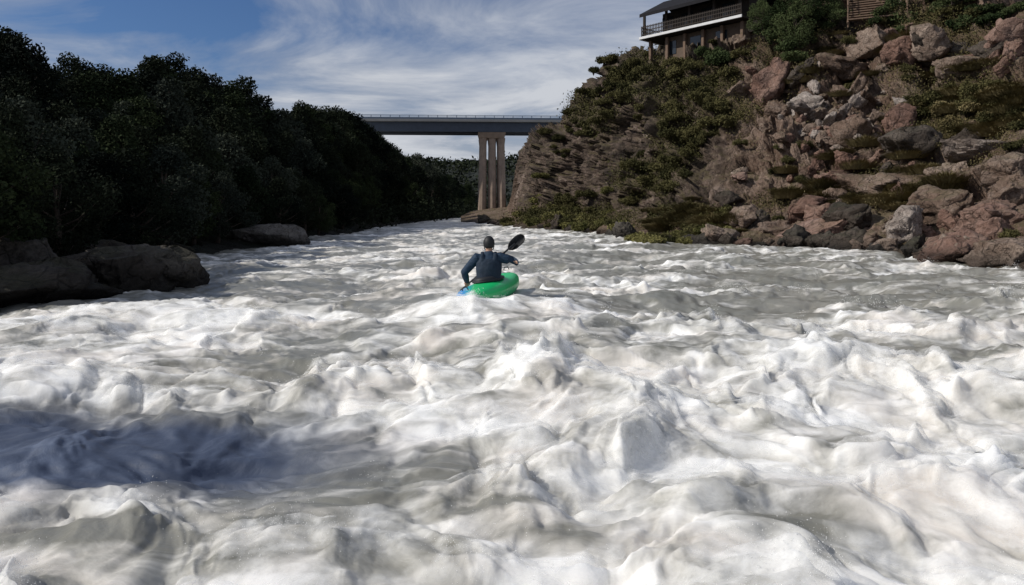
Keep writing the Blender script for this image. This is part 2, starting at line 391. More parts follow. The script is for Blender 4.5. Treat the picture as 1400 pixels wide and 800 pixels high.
def tree(loc,hgt,var,mat,label,group,wf=1.0):
    e=empty("tree",loc); meta(e,label,"tree",group=group)
    s=hgt/6.0; e.scale=(s*wf*random.uniform(.9,1.15),s*wf*random.uniform(.9,1.15),s); e.rotation_euler=(0,0,random.uniform(0,6.28))
    t,c=treeM[var]
    o=bpy.data.objects.new("trunk",t); link(o,e)
    o=bpy.data.objects.new("crown",c); COL.objects.link(o); o.parent=e
    if len(c.materials)==0: c.materials.append(mat)
    o.material_slots[0].link='OBJECT'; o.material_slots[0].material=mat
sky_px=[-250,0,20,60,95,130,160,200,240,290,340,400,430,480,495,510,530,560,600,640,700]
sky_py=[20,52,44,82,84,92,88,84,94,112,116,142,148,153,161,178,203,214,216,216,216]
def top(px): return np.interp(px,sky_px,sky_py)
GLAB="trees along the shaded river bank"
lab="dark green broadleaf tree on the shaded river slope"
for row,(v,jit) in enumerate([(.84,0),(.66,14),(.5,5),(.34,10),(.2,6)]):
    px=-170+jit
    while px<(650 if row<3 else 560):
        i=int(np.argmin(np.abs(pxL-px))); j=int(v*159+random.uniform(-6,6)); p=PL[i*160+j]
        up=random.choice([-12,-4,4,16,30]) if px<390 else random.uniform(-6,3)
        tz=H+(HY-(top(px)+[up,16,42,75,105][row]+random.uniform(-10,18)*(row>0)))/F*p[1]
        h=tz-p[2]; h=max(min(h,11),[3.5,3.0,2.5,1.8,1.2][row])
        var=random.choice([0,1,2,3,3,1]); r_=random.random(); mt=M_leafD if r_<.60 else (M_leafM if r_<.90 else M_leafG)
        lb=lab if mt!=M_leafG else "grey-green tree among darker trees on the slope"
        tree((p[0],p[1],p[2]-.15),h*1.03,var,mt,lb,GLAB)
        px+= [22,27,32,38,44][row]*random.uniform(.7,1.3)*(1.0 if px<400 else .6)*(1.35 if px<60 else 1)
for px,Y,tp,var,m_,lb in[(236,52,70,4,M_leafD,"tall sparse tree standing above the dark canopy"),(18,36,38,4,M_leafD,"tall sparse tree standing above the dark canopy"),(92,40,70,4,M_leafD,"tall sparse tree standing above the dark canopy"),(210,52,76,1,M_leafM,lab),
    (175,33,140,3,M_leafG,"pale grey-green tree among darker trees"),(225,35,105,2,M_leafG,"pale grey-green tree among darker trees"),(405,70,140,1,M_leafD,lab),(418,72,145,3,M_leafM,lab),(432,76,146,1,M_leafD,lab),(446,80,150,0,M_leafD,lab),(455,84,146,1,M_leafD,lab),(470,90,151,0,M_leafD,lab),(482,92,156,3,M_leafD,lab),(492,96,163,1,M_leafD,lab),(503,99,170,0,M_leafD,lab),(514,104,182,1,M_leafD,lab),(526,110,193,3,M_leafD,lab)]:
    p=ground_at(px,Y,PL,qL); h=H+(HY-tp)/F*p[1]-p[2]; tree((p[0],p[1],p[2]-.1),h*1.03,var,m_,lb,GLAB,.85)

def scatter(name,P,idx,rad,per,leaf,mat,label):
    C=P[idx]; k=len(C); sc=np.clip(C[:,1]/40,.45,4)
    c=np.repeat(C,per,0)+R.normal(size=(k*per,3))*np.repeat(sc*rad,per)[:,None]*np.array([1,1,.6])+np.array([0,0,.1])
    V,Fq=leaves(c,np.repeat(sc*leaf,per)); o=link(bpy.data.objects.new(name,np_mesh(name,V,Fq,False)),mat=mat)
    meta(o,label,"undergrowth",kind="stuff"); return o
m=np.where((qL[:,0]>-60)&(qL[:,0]<655)&(PL[:,2]>.6)&(PL[:,1]<330)&(qL[:,1]>top(qL[:,0])+40)&~((qL[:,0]<240)&(PL[:,2]<1.3)))[0]
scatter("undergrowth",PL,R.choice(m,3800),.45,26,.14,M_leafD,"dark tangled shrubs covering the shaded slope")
m=np.where((qL[:,0]>-60)&(qL[:,0]<210)&(PL[:,2]>.45)&(PL[:,1]<25)&(qL[:,1]>280))[0]
scatter("bank_grass",PL,R.choice(m,650),.25,34,.08,M_leafM,"dark olive weeds and brush on the shore")
m=np.where((VH[:,0]>-140)&(VH[:,0]<110)&(VH[:,1]<428))[0]
C=VH[R.choice(m,1700)]; c=np.repeat(C,14,0)+R.normal(size=(1700*14,3))*np.array([2.6,2.6,1.3])+np.array([0,0,.5]); V,Fq=leaves(c,np.full(len(c),1.3))
meta(link(bpy.data.objects.new("forest",np_mesh("forest",V,Fq,False)),mat=M_leafD),"far-off dark forest across the valley","forest",kind="stuff")
m=np.where((veg>.45)&(PR[:,2]>.5)&(pxv<1460)&(pxv>700)&(pyR>-20)&(R.rand(len(PR))<.5+.5*(pxv<1040)))[0]
scatter("ground_cover",PR,R.choice(m,3400),.28,28,.075,M_leafB,"low green-brown scrub clinging to the rocks")
m=np.where((veg>.22)&(PR[:,2]>.4)&(pxv<1460)&(pxv>1000)&(pyR>-20))[0]
scatter("dry_grass",PR,R.choice(m,2600),.30,28,.06,M_leafY,"dry tan grass and weeds between the rocks")

# ------------------------------------------------------------------ boulders
def make_rock(seed,nplanes=13,flat=.75):
    rs=np.random.RandomState(seed); bm=bmesh.new(); bmesh.ops.create_icosphere(bm,subdivisions=5,radius=1.0)
    V=np.array([v.co[:] for v in bm.verts])
    V=V*np.array([1,.75+rs.rand()*.3,flat])*1.25
    for k in range(nplanes):
        n=rs.normal(size=3); n/=np.linalg.norm(n); dd=rs.uniform(.42,.80)*(flat+.2 if abs(n[2])>.6 else 1)
        s=V@n-dd; V=V-np.maximum(s,0)[:,None]*n[None]*.96
    V=V+ (V/np.linalg.norm(V,axis=1)[:,None])*(cells(V*1.6+seed*3,6)*.10+cells(V*3.6+seed*3,7)*.035+fbm(*(V*2.5+seed).T,o=5,seed=8)*.05)[:,None]
    for v,c in zip(bm.verts,V): v.co=c
    return bm_mesh("boulder",bm,True)
rocks=[make_rock(s,12+s%5,.6+.08*(s%5)) for s in range(10)]
for r_ in rocks: r_.materials.append(M_boul)
def boulder(loc,sz,mat,label,group,sink=.3,var=None,rz=None,tilt=.25):
    o=bpy.data.objects.new("boulder",rocks[random.randrange(10) if var is None else var]); COL.objects.link(o)
    if not hasattr(sz,'__len__'): sz=(sz*random.uniform(.85,1.35),sz*random.uniform(.7,1.1),sz*random.uniform(.6,1.1))
    o.scale=sz; o.location=Vector(loc)+Vector((0,0,sz[2]*(.5-sink)))
    o.rotation_euler=(random.uniform(-tilt,tilt),random.uniform(-tilt,tilt),random.uniform(0,6.28) if rz is None else rz)
    o.material_slots[0].link='OBJECT'; o.material_slots[0].material=mat
    meta(o,label,"boulder",group=group)
GB="boulders on the rocky hillside"
for px,py,wpx,hf,mat,lb in[
 (1045,128,88,.75,M_pink,"large smooth pinkish-brown boulder on the slope"),
 (1150,95,75,.6,M_boul,"angular brown boulder on the rocky slope"),
 (1105,150,60,.7,M_pale,"pale grey-brown boulder on the rocky slope"),
 (1230,205,85,.6,M_dark,"boulder coloured dark for the shadowed hollow on the slope"),  # dark rock material carries the cavity's shade in its colour
 (1160,185,60,.7,M_boul,"angular brown boulder on the rocky slope"),
 (1210,262,170,.36,M_boul,"broad flat brownish slab boulder near the water"),
 (1330,215,110,.3,M_pale,"flat pale slab on the slope"),
 (1375,245,95,.6,M_boul,"angular brown boulder on the rocky slope"),
 (1235,322,80,.8,M_pale,"pale grey-brown angular boulder at the waterline"),
 (1120,322,120,.45,M_pink,"low reddish-brown slab at the waterline"),
 (1175,330,70,.55,M_dark,"dark wet boulder at the waterline"),
 (1310,345,130,.42,M_pink,"low reddish-brown slab at the waterline"),
 (1380,350,130,.5,M_boul,"brown slab boulder at the waterline"),
 (1060,312,60,.6,M_boul,"brown boulder at the waterline"),
 (985,325,60,.5,M_boul,"brown boulder at the waterline"),
 (1290,290,105,.55,M_boul,"brown boulder near the water"),
 (1350,300,105,.6,M_pink,"reddish-brown boulder near the water"),
 (1020,300,60,.6,M_boul,"brown boulder near the water"),
 (1100,290,80,.5,M_pink,"reddish-brown boulder near the water"),
 (1160,300,80,.5,M_dark,"dark brown boulder near the water"),
 (1270,70,80,.6,M_boul,"angular brown boulder on the rocky slope"),
 (1190,60,80,.6,M_boul,"angular brown boulder on the rocky slope"),
 (1300,100,60,.6,M_boul,"angular brown boulder on the rocky slope"),
 (1370,60,80,.6,M_pink,"reddish boulder on the rocky slope")]:
    p=locate(px,py); s=wpx/F*p.y*.5; boulder(p,(s,s*.9,s*hf*1.3),mat,lb,GB,.42)
for k in range(66):
    px=random.gauss(1135,45);py=random.gauss(165,38); p=locate(px,py)
    boulder(p,random.uniform(.25,.75),random.choice([M_pale,M_pink,M_boul,M_pale]),"pale broken talus block on the slope",GB,.5,tilt=1.1)
for k in range(88):
    px=random.uniform(1000,1410);py=random.uniform(20,330)
    if 1240<px<1400 and 110<py<190: continue
    p=locate(px,py); s=random.uniform(.25,1.2)
    boulder(p,s,random.choice([M_boul,M_boul,M_pink,M_pink,M_dark]),"angular reddish-brown rock on the rubble slope",GB,.52,tilt=.9)
for k in range(46):
    px=random.uniform(650,1420); Ysh=np.interp(px,[s[0] for s in RS],[s[1] for s in RS]); p=Vector(((px-700)/F*Ysh*1.02,Ysh*1.02,.05))
    boulder(p,random.uniform(.25,.7)*(1+Ysh/90),random.choice([M_dark,M_boul,M_shore]),"wet brown boulder at the water's edge",GB,.4)
GLB="dark boulders on the shaded shore"
for X,Y,sx,sy,sz,rz in[(-8.7,15.6,1.6,1.1,1.0,.2),(-7.6,14.9,1.2,.9,.72,1.2),(-9.9,14.6,1.5,1.1,.95,2.0),(-12.0,17.6,1.8,1.2,1.55,.4),(-10.6,18.0,1.5,1.2,1.2,.9),
    (-10.8,13.8,1.2,1.0,.75,.3),(-12,24,1.2,1,.8,1),(-9.3,12.6,1.5,1.0,.72,.6),(-8.3,13.4,1.2,.9,.6,1.6),(-9.2,11.6,1.0,.8,.45,.6)]:
    boulder((X,Y,-.05),(sx,sy,sz),M_shore,"dark grey-brown wet boulder at the shaded shore",GLB,.3,rz=rz,tilt=.12)
boulder((-12.25,35.2,0),(1.9,1.3,1.15),rock_mat("boulder_grey",(.09,.08,.07),(.18,.165,.15),(.30,.28,.26),1.4,.1),"rounded pale grey boulder standing in the rapids","rocks in the river",.32,var=3,rz=.2,tilt=.05)

# ------------------------------------------------------------------ bushes
bushM=[make_bush(s) for s in range(4)]; grassM=[make_grass(s) for s in range(3)]
for b in bushM: b.materials.append(M_leafB); b.materials.append(M_bark)
for g in grassM: g.materials.append(M_leafY)
def plant(kind,loc,s,mat,label,group,hs=1.0):
    me=random.choice(bushM if kind=="bush" else grassM); o=bpy.data.objects.new(kind,me); COL.objects.link(o)
    o.location=loc; o.scale=(s*random.uniform(.9,1.2),s*random.uniform(.9,1.1),s*hs*random.uniform(.85,1.2)); o.rotation_euler=(0,0,random.uniform(0,6.28))
    o.material_slots[0].link='OBJECT'; o.material_slots[0].material=mat
    meta(o,label,"bush" if kind=="bush" else "grass",group=group)
GS="bushes on the rocky hillside"
zones=[(890,105,45,28,17,1.3,M_leafB),(930,180,40,50,18,1.2,M_leafB),(880,235,35,28,10,1.1,M_leafB),(970,130,30,45,12,1.1,M_leafB),(820,140,20,20,10,1.1,M_leafB),
 (845,105,18,12,10,1.1,M_leafB),(790,170,18,12,8,1.0,M_leafB),(760,200,12,10,5,.9,M_leafB),(810,128,14,6,5,1.1,M_leafB),(1335,150,60,25,16,.9,M_leafY),(1330,140,60,25,26,1.0,M_leafB),(1255,15,60,15,8,1.2,M_leafT),(1360,20,40,15,6,1.1,M_leafT),(1070,60,35,25,8,1.2,M_leafT),
 (800,270,50,12,8,1.2,M_leafB),(1200,250,70,12,7,.55,M_leafB),(1300,20,40,12,5,1.0,M_leafB),(1385,320,18,15,2,.5,M_leafB),(1390,190,20,15,5,.7,M_leafB),(1190,80,80,50,9,.75,M_leafB),(1250,140,30,40,6,.7,M_leafB),(1060,220,50,40,7,.7,M_leafB),
 (990,80,22,6,7,1.3,M_leafT),(930,82,30,5,6,1.1,M_leafB)]
for px,py,rx,ry,n,s,mt in zones:
    for k in range(n):
        p=locate(random.gauss(px,rx*.7),random.gauss(py,ry*.7)); plant("bush",p-Vector((0,0,.1)),s*random.uniform(.6,1.15),mt,"green-brown bush growing among the rocks",GS)
for px in(762,778,792,806,820,832,846,858,870):   # shrubs along the crest
    j=int(.84*339); i=int(np.argmin(np.abs(pxR-px))); p=PR[i*340+j]; plant("bush",(p[0],p[1],p[2]-.1),random.uniform(1.1,1.7),M_leafB,"green-brown bush on the cliff crest",GS,1.1)
for k in range(50):
    px=random.uniform(690,865); Y=np.interp(px,[700,760,860],[80,68,49])*random.uniform(.96,1.10); p=ground_at(px,Y,PR,qR)
    plant("bush",(p[0],p[1],max(p[2],0)-.1),random.uniform(.9,1.5),random.choice([M_leafS,M_leafS,M_leafB]),"low yellow-green bush on the river shore",GS,.85)
for k in range(38):
    px=random.gauss(945,38); p=ground_at(px,random.uniform(36.5,42),PR,qR)
    plant("bush",(p[0],p[1],max(p[2],0)-.1),random.uniform(.6,1.05),random.choice([M_leafS,M_leafS,M_leafB]),"yellow-green bush on the river shore",GS,.95)
for k in range(130):
    px=random.choice([random.gauss(1340,45),random.uniform(880,1010),random.uniform(1050,1400),random.uniform(1120,1290)]); py=random.gauss(150,25) if px>1290 else (random.gauss(300,10) if px<1010 else random.choice([random.gauss(262,16),random.uniform(40,300)]))
    p=locate(px,py); plant("grass_tuft",p,random.uniform(.5,1.1),M_leafY,"dry yellow-green grass tuft between rocks","grass tufts on the hillside")
GT="green trees on top of the slope"
for px,py,h in[(1060,62,3.6),(1085,70,4.2),(1118,62,3.8),(1140,45,3.2),(1040,50,3.0),(1100,40,4.2),(1300,18,3.5),(1345,10,3.5)]:
    p=locate(px,py); tree(p-Vector((0,0,.2)),h,random.choice([0,1,3]),M_leafT,"leafy green tree at the top of the rocky slope",GT)

# ------------------------------------------------------------------ bridge
YB=160.0; br=empty("road_bridge",(-5,YB,0)); meta(br,"long flat concrete road bridge on a tall columned pier","bridge"); br.rotation_euler=(0,0,math.radians(3))
zt=H+(HY-167)/F*YB; zb=H+(HY-183)/F*YB
bm=bmesh.new(); add_box(bm,(0,0,zt-.25),(150,9,.5),bev=.04); link(bpy.data.objects.new("deck",bm_mesh("deck",bm)),br,M_conc)
bm=bmesh.new()
for yy in(-3.6,0,3.6): add_box(bm,(0,yy,(zt-.5+zb)/2),(150,.5,zt-.52-zb))
link(bpy.data.objects.new("girder",bm_mesh("girder",bm)),br,M_concD)
bm=bmesh.new()
for yy in(-4.35,4.35):
    add_box(bm,(0,yy,zt+.22),(150,.22,.4)); add_box(bm,(0,yy,zt+.85),(150,.1,.1)); add_box(bm,(0,yy,zt+.62),(150,.06,.06))
    for i in range(76): add_box(bm,(-75+i*2,yy,zt+.63),(.12,.12,.44))
link(bpy.data.objects.new("railing",bm_mesh("railing",bm)),br,M_rail)
bm=bmesh.new(); add_box(bm,(0,0,zt+.02),(150,7.6,.04)); link(bpy.data.objects.new("roadway",bm_mesh("roadway",bm)),br,simple("asphalt",(.05,.05,.052),.9,.2,1))
bm=bmesh.new(); cx=W(672,0,YB)[0]+5
r=bmesh.ops.create_cube(bm,size=1)
for v in r['verts']:
    top_=v.co.z>0; v.co=Vector((cx+v.co.x*(6.0 if top_ else 5.4),v.co.y*(7.5 if top_ else 6),zb-.02-(0 if top_ else 1.2)))
bmesh.ops.bevel(bm,geom=bm.edges[:],offset=.08,segments=1,affect='EDGES')
link(bpy.data.objects.new("pier_cap",bm_mesh("pier_cap",bm)),br,M_pier)
for k,dx in enumerate((-1.9,.1,2.0)):
    for yy in(-2.0,2.0):
        bm=bmesh.new(); x=cx+dx; add_tube(bm,[(x+dx*.10,yy,-1.0),(x+dx*.10,yy,1.8),(x,yy,zb-2.6),(x,yy,zb-1.15)],[1.05,.92,.78,.94],8)
        link(bpy.data.objects.new("pier_column",bm_mesh("pier_column",bm)),br,M_pier)

# ------------------------------------------------------------------ lodge on the cliff
A=Vector((12.3,67.4,0)); B=Vector((18.8,60,0)); ux=(B-A).normalized(); L=(B-A).length
house=empty("cliff_house",(A.x,A.y,14.25)); house.rotation_euler=(0,0,math.atan2(ux.y,ux.x)); meta(house,"timber cliff-top house with white-edged balcony and dark roof","house")
z0=17.9-14.6
def hp(name,fn,mat):
    bm=bmesh.new(); fn(bm); return link(bpy.data.objects.new(name,bm_mesh(name,bm)),house,mat)
hp("wall",lambda bm:(add_box(bm,(L/2+.8,2.7,z0/2-.6),(L-1.5,3.8,z0+1.0),bev=.03)),M_wall)
hp("balcony",lambda bm:(add_box(bm,(L/2,1.9,z0+.02),(L+.6,4.6,.16),bev=.02)),M_wood)
hp("balcony_fascia",lambda bm:(add_box(bm,(L/2,-.46,z0+.02),(L+.7,.09,.24),bev=.02),add_box(bm,(-.4,1.8,z0+.02),(.09,4.4,.24),bev=.02)),M_white)
def rail(bm):
    for k in range(3): add_box(bm,(L/2,-.3,z0+.35+.33*k),(L+.4,.05,.07)); add_box(bm,(-.25,1.9,z0+.35+.33*k),(.05,4.3,.07))
    for i in range(60): add_box(bm,(-.22+i*(L+.4)/59,-.3,z0+.6),(.055,.055,1.05))
    for i in range(20): add_box(bm,(-.25,-.2+i*.22,z0+.6),(.055,.055,1.05))
hp("railing",rail,M_wood)
for i in range(5):
    hp("post",lambda bm:(add_box(bm,(i*(L)/4,-.15,z0+1.1),(.2,.2,2.0),bev=.01)),M_wood)
for i in range(6):
    hp("pillar",lambda bm:(add_box(bm,(.2+i*(L-.4)/5,.5,z0/2-1.1),(.26,.26,z0+1.9),bev=.02)),M_woodL)
hp("upper_wall",lambda bm:(add_box(bm,(L/2+.6,2.4,z0+1.2),(L-1.0,2.6,2.1),bev=.02)),M_wood)
for i in range(4):
    hp("window",lambda bm:(add_box(bm,(1.7+i*2.1,1.08,z0+1.25),(1.2,.05,1.2),bev=.01)),M_glass)
for i in range(3):
    hp("lower_window",lambda bm:(add_box(bm,(2.3+i*2.6,.78,z0-1.1),(1.1,.06,1.2),bev=.01)),M_glass)
def roof(bm):
    xs=(.1,L+1.2); prof=[(-1.0,z0+1.75),(2.6,z0+3.6),(6.6,z0+1.8)]
    vs=[[bm.verts.new((x,y,z+t)) for (y,z) in prof] for t in(0,.3) for x in xs]
    a,b,c,d_=vs
    for k in range(2):
        bm.faces.new((a[k],a[k+1],b[k+1],b[k])); bm.faces.new((c[k],d_[k],d_[k+1],c[k+1]))
        bm.faces.new((a[k],c[k],c[k+1],a[k+1])); bm.faces.new((b[k],b[k+1],d_[k+1],d_[k]))
    bm.faces.new((a[0],b[0],d_[0],c[0])); bm.faces.new((a[2],c[2],d_[2],b[2]))
hp("roof",roof,M_roof)

p=locate(1195,25); st=empty("wooden_staircase",p+Vector((0,0,0))); st.rotation_euler=(0,0,math.radians(-25)); meta(st,"weathered timber steps with handrails on the rocky slope","staircase")
bm=bmesh.new()
for i in range(10): add_box(bm,(0,i*.38,.1+i*.26),(3.6,.42,.09),bev=.01)
link(bpy.data.objects.new("step",bm_mesh("step",bm)),st,M_woodL)
for sx in(-1.8,1.8):
    bm=bmesh.new(); add_tube(bm,[(sx,-.1,-.15),(sx,3.7,2.4)],[(.08,.14)]*2,6)
    link(bpy.data.objects.new("stringer",bm_mesh("stringer",bm)),st,M_woodL)
    bm=bmesh.new()
    for k in range(5): add_tube(bm,[(sx,k*.9,k*.61-.4),(sx,k*.9,k*.61+1.15)],[.05,.05],6)
    for h_ in(.6,1.1): add_tube(bm,[(sx,-.1,h_),(sx,3.7,h_+2.5)],[.04,.04],6)
    link(bpy.data.objects.new("handrail",bm_mesh("handrail",bm)),st,M_woodL)

# ------------------------------------------------------------------ water
KX,KY=-.38,12.0
s=np.linspace(2.0**-.5,460**-.5,700); Yw=s**-2.0
tx=np.concatenate([-np.linspace(3.2,.9,30)[:-1],np.linspace(-.9,.9,900),np.linspace(.9,3.2,30)[1:]])
YY,TX=np.meshgrid(Yw,tx,indexing='ij'); XX=YY*TX
wx=XX+.5*perlin(XX*.6,YY*.6,seed=31)+.24*perlin(XX*1.9,YY*1.6,seed=32)+.04*perlin(XX*6,YY*6,seed=35); wy=YY+.6*perlin(XX*.6,YY*.6,seed=33)+.30*perlin(XX*1.9,YY*1.6,seed=34)+.04*perlin(XX*6,YY*6,seed=36)
swell=fbm(wx*.30,wy*.32,o=3,seed=40)
def ell(cx,cy,rx,ry,x=XX,y=YY): return np.exp(-(((x-cx)/rx)**2+((y-cy)/ry)**2)**2)
dx_=(XX+3.2+.35*(YY-5.2))+.22*perlin(XX*.9,YY*1.2,seed=41)+.12*perlin(XX*3.5,YY*4,seed=44)+.06*perlin(XX*9,YY*9,seed=46); dy_=YY-5.15+.20*perlin(XX*1.1,YY*1.2,seed=42)+.10*perlin(XX*4,YY*4,seed=45)+.05*perlin(XX*9,YY*9,seed=47)
calm_shade=np.clip(1.35*np.exp(-((dx_/2.05)**2+(dy_/.90)**2)**1.8),0,1)  # smooth patch with little foam; also masks the shade painted into its colour
near=1/(1+np.exp((YY-10.0)/1.4))
foamL=fbm(wx*.33,wy*.5,o=4,seed=42,gain=.6)
streak=fbm(XX*.22+.30*YY,YY*1.6-XX*.12,o=4,seed=43,gain=.7)
foam=.06+.80*near+.78*foamL+.66*streak+.36*swell
foam+=.40*ell(-5.2,10.5,3.0,2.2)+.40*ell(.4,15.5,2.6,2.0)+.35*ell(-2.5,18,3,2.5)-.35*ell(5.5,12.5,4,2.4)-.30*ell(9,16,5,3)-.40*ell(-3.4,13.2,2.2,1.1)+.25*ell(-7,24,4,4)-.15*ell(9,20,5,4)-.2*ell(4,8.5,2.5,1.2)-.2*ell(-3.2,8.6,1.6,.7)
foam+=np.clip((YY-32)/60,0,.35)+.45*np.clip((4.6-YY)/1.2,0,1)
foam-=1.4*calm_shade; foam-=.6*ell(1.55,4.0,.4,.25)+.55*ell(-2.2,3.7,.6,.15)+.4*ell(2.4,5.4,.7,.35)+.4*ell(1.6,8.0,1.1,.5)+.35*ell(-.5,5.9,.7,.3)
foam=1/(1+np.exp(-(foam-.32)*3.4))
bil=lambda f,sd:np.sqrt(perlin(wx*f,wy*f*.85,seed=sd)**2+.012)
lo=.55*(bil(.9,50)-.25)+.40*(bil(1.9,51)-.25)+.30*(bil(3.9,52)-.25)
lump=.75*fbm(wx*1.0,wy*.8,o=2,seed=150)*.5+.28*(bil(1.3,50)-.25)+.28*(bil(2.4,51)-.25)+.15*(bil(4.7,52)-.25)+.07*(bil(9.1,53)-.25)+.03*(bil(19,54)-.25)
sp1=np.clip(perlin(wx*1.35,wy*1.2,seed=60)-.25,0,1)**1.5*1.7
sp2=np.clip(perlin(wx*3.3,wy*3.0,seed=61)-.28,0,1)**1.4*1.1
rag=1+.5*perlin(wx*6,wy*6,seed=62)+.25*perlin(wx*14,wy*14,seed=63)
spout=(sp1+sp2)*np.clip(rag,.2,2)
spout*=1-.9/(1+np.exp((XX+2.2)/.5))*(YY>6.5)
fadeH=np.clip(30/YY,.15,1)
calmw=.07*fbm(wx*.9,wy*1.2,o=4,seed=70)+.026*perlin(wx*4,wy*5,seed=71)+.008*perlin(wx*10,wy*12,seed=72)
leftlow=1-.45/(1+np.exp((XX+3.5)/.8))*(YY>7)
hh=.24*swell*np.clip(1.3-YY/160,.3,1)*leftlow+calmw*1.2+foam*(.42*lump*leftlow+spout*.40*np.clip(14/YY,.25,1))*(1-.55*calm_shade)
hh=hh-.10*calm_shade+.08*ell(-2.6,6.9,2.6,.5)
hh=np.where(YY<6,hh*np.clip(.55+YY/13,0,1),hh)
kx=np.exp(-(((XX-KX)/2.0)**2+((YY-KY)/2.0)**2)**2); hh=hh*(1-.65*kx)+kx*.26
hh+=.10*np.exp(-(((XX+.7)/.8)**2+((YY-10.9)/.35)**2))+.07*np.exp(-(((XX-.1)/.4)**2+((YY-11.3)/.25)**2)); foam=np.clip(foam+.6*np.exp(-(((XX+.45)/1.1)**2+((YY-11.1)/.8)**2)),0,1)
occ=np.exp(-(((XX-KX-.02)/.42)**2+((YY-KY)/1.3)**2)**3); hh-=.05*occ
hh*=np.clip(60/YY,.25,1)
Xd=XX+(.09*perlin(wx*2.6,wy*2.6,seed=81)+.02*perlin(wx*7,wy*7,seed=82))*foam*fadeH
Yd=YY+(.07*perlin(wx*2.6,wy*2.6,seed=83))*foam*fadeH*np.clip(YY/6,.3,1)
Vg=np.stack([Xd,Yd,hh],2); Vw=Vg.reshape(-1,3)
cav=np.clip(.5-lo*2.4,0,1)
n1,n2=XX.shape
me=np_mesh("river_water",Vw,grid_faces(n1,n2,True)); attr(me,"foam",foam); attr(me,"cav",cav); attr(me,"calm_shade",calm_shade)
if me.polygons[1000].normal.z<0: me.flip_normals()
m,nt,b=new_mat("whitewater"); P=N(nt,"ShaderNodeNewGeometry").outputs["Position"]
mp=N(nt,"ShaderNodeMapping"); mp.inputs["Scale"].default_value=(1,1.3,1); nt.links.new(P,mp.inputs[0]); P2=mp.outputs[0]
af=N(nt,"ShaderNodeAttribute",attribute_name="foam").outputs["Fac"]; ac=N(nt,"ShaderNodeAttribute",attribute_name="cav").outputs["Fac"]; ak=N(nt,"ShaderNodeAttribute",attribute_name="calm_shade").outputs["Fac"]
nf=noise(nt,P2,1.9,6,.58,.9); nfine=noise(nt,P2,12,3,.55,.4); nbig=noise(nt,P2,.6,3,.6,.5)
ff=math_n(nt,'ADD',math_n(nt,'MULTIPLY',af,1.05),math_n(nt,'MULTIPLY',math_n(nt,'SUBTRACT',nf,.5),2.3))
ff=math_n(nt,'ADD',ff,math_n(nt,'MULTIPLY',math_n(nt,'SUBTRACT',nbig,.5),1.1))
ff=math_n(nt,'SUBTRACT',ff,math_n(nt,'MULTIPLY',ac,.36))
ff=math_n(nt,'ADD',ff,math_n(nt,'MULTIPLY',math_n(nt,'SUBTRACT',nfine,.5),.22))
fm=ramp(nt,ff,[(.02,0.0),(.42,.42),(.95,1.0)])
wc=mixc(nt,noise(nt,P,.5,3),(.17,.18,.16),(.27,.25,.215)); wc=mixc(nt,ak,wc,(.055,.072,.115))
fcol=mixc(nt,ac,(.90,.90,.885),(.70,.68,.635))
fcol=mixc(nt,ramp(nt,nbig,[(.47,0.0),(.64,.65)]),fcol,(.68,.62,.56))
fcol=mixc(nt,ak,fcol,(.12,.15,.22))  # blue-grey shadow over the soft foam, painted into the colour
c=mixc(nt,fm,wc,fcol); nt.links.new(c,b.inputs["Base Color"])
nt.links.new(math_n(nt,'MAXIMUM',ramp(nt,fm,[(0,.3),(1,.9)]),math_n(nt,'MULTIPLY',ak,.55)),b.inputs["Roughness"]); b.inputs["IOR"].default_value=1.33
nt.links.new(ramp(nt,fm,[(0,.5),(1,.1)]),b.inputs["Specular IOR Level"])
nt.links.new(math_n(nt,'MULTIPLY',math_n(nt,'MULTIPLY',fm,.95),math_n(nt,'SUBTRACT',1.0,ak)),b.inputs["Subsurface Weight"]); b.inputs["Subsurface Radius"].default_value=(1,1,1); b.inputs["Subsurface Scale"].default_value=.20
bh=math_n(nt,'ADD',math_n(nt,'MULTIPLY',nf,1.0),math_n(nt,'MULTIPLY',nfine,.15))
bp=N(nt,"ShaderNodeBump",i_Strength=.25,i_Distance=.10); nt.links.new(bh,bp.inputs["Height"]); nt.links.new(bp.outputs[0],b.inputs["Normal"])
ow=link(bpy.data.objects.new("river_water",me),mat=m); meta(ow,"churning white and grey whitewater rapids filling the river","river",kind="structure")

# airborne froth: a thin broken sheet of spray lying just over the foam crests
ri=np.where((Yw<11)&(Yw>2.3))[0][::2]; ci=np.where(np.abs(tx)<.85)[0][::2]; sub=np.ix_(ri,ci)
f_=foam[sub]; lift=.035*(.4+.6*f_)*(1+.6*perlin(XX[sub]*3,YY[sub]*3,seed=90))+.10*np.clip(spout[sub],0,1)
g_=Vg[sub].copy(); g_[...,2]+=lift
dens=(f_-.50+.6*np.clip(spout[sub],0,1)+.5*perlin(wx[sub]*1.8,wy[sub]*1.8,seed=91)-1.0*calm_shade[sub]).ravel()
fc=grid_faces(len(ri),len(ci),True); fc=fc[dens[fc].max(1)>.12]
me=np_mesh("froth",g_.reshape(-1,3),fc); attr(me,"dens",dens)
m,nt,b=new_mat("froth_spray"); P=N(nt,"ShaderNodeNewGeometry").outputs["Position"]
ad=N(nt,"ShaderNodeAttribute",attribute_name="dens").outputs["Fac"]
a1=noise(nt,P,5,4,.6,.5); a2=noise(nt,P,30,2,.5)
edge=ramp(nt,ad,[(.12,0.0),(.40,1.0)])
al=math_n(nt,'ADD',math_n(nt,'ADD',math_n(nt,'MULTIPLY',ad,.7),math_n(nt,'MULTIPLY',math_n(nt,'SUBTRACT',a1,.5),2.2)),math_n(nt,'MULTIPLY',math_n(nt,'SUBTRACT',a2,.5),.4))
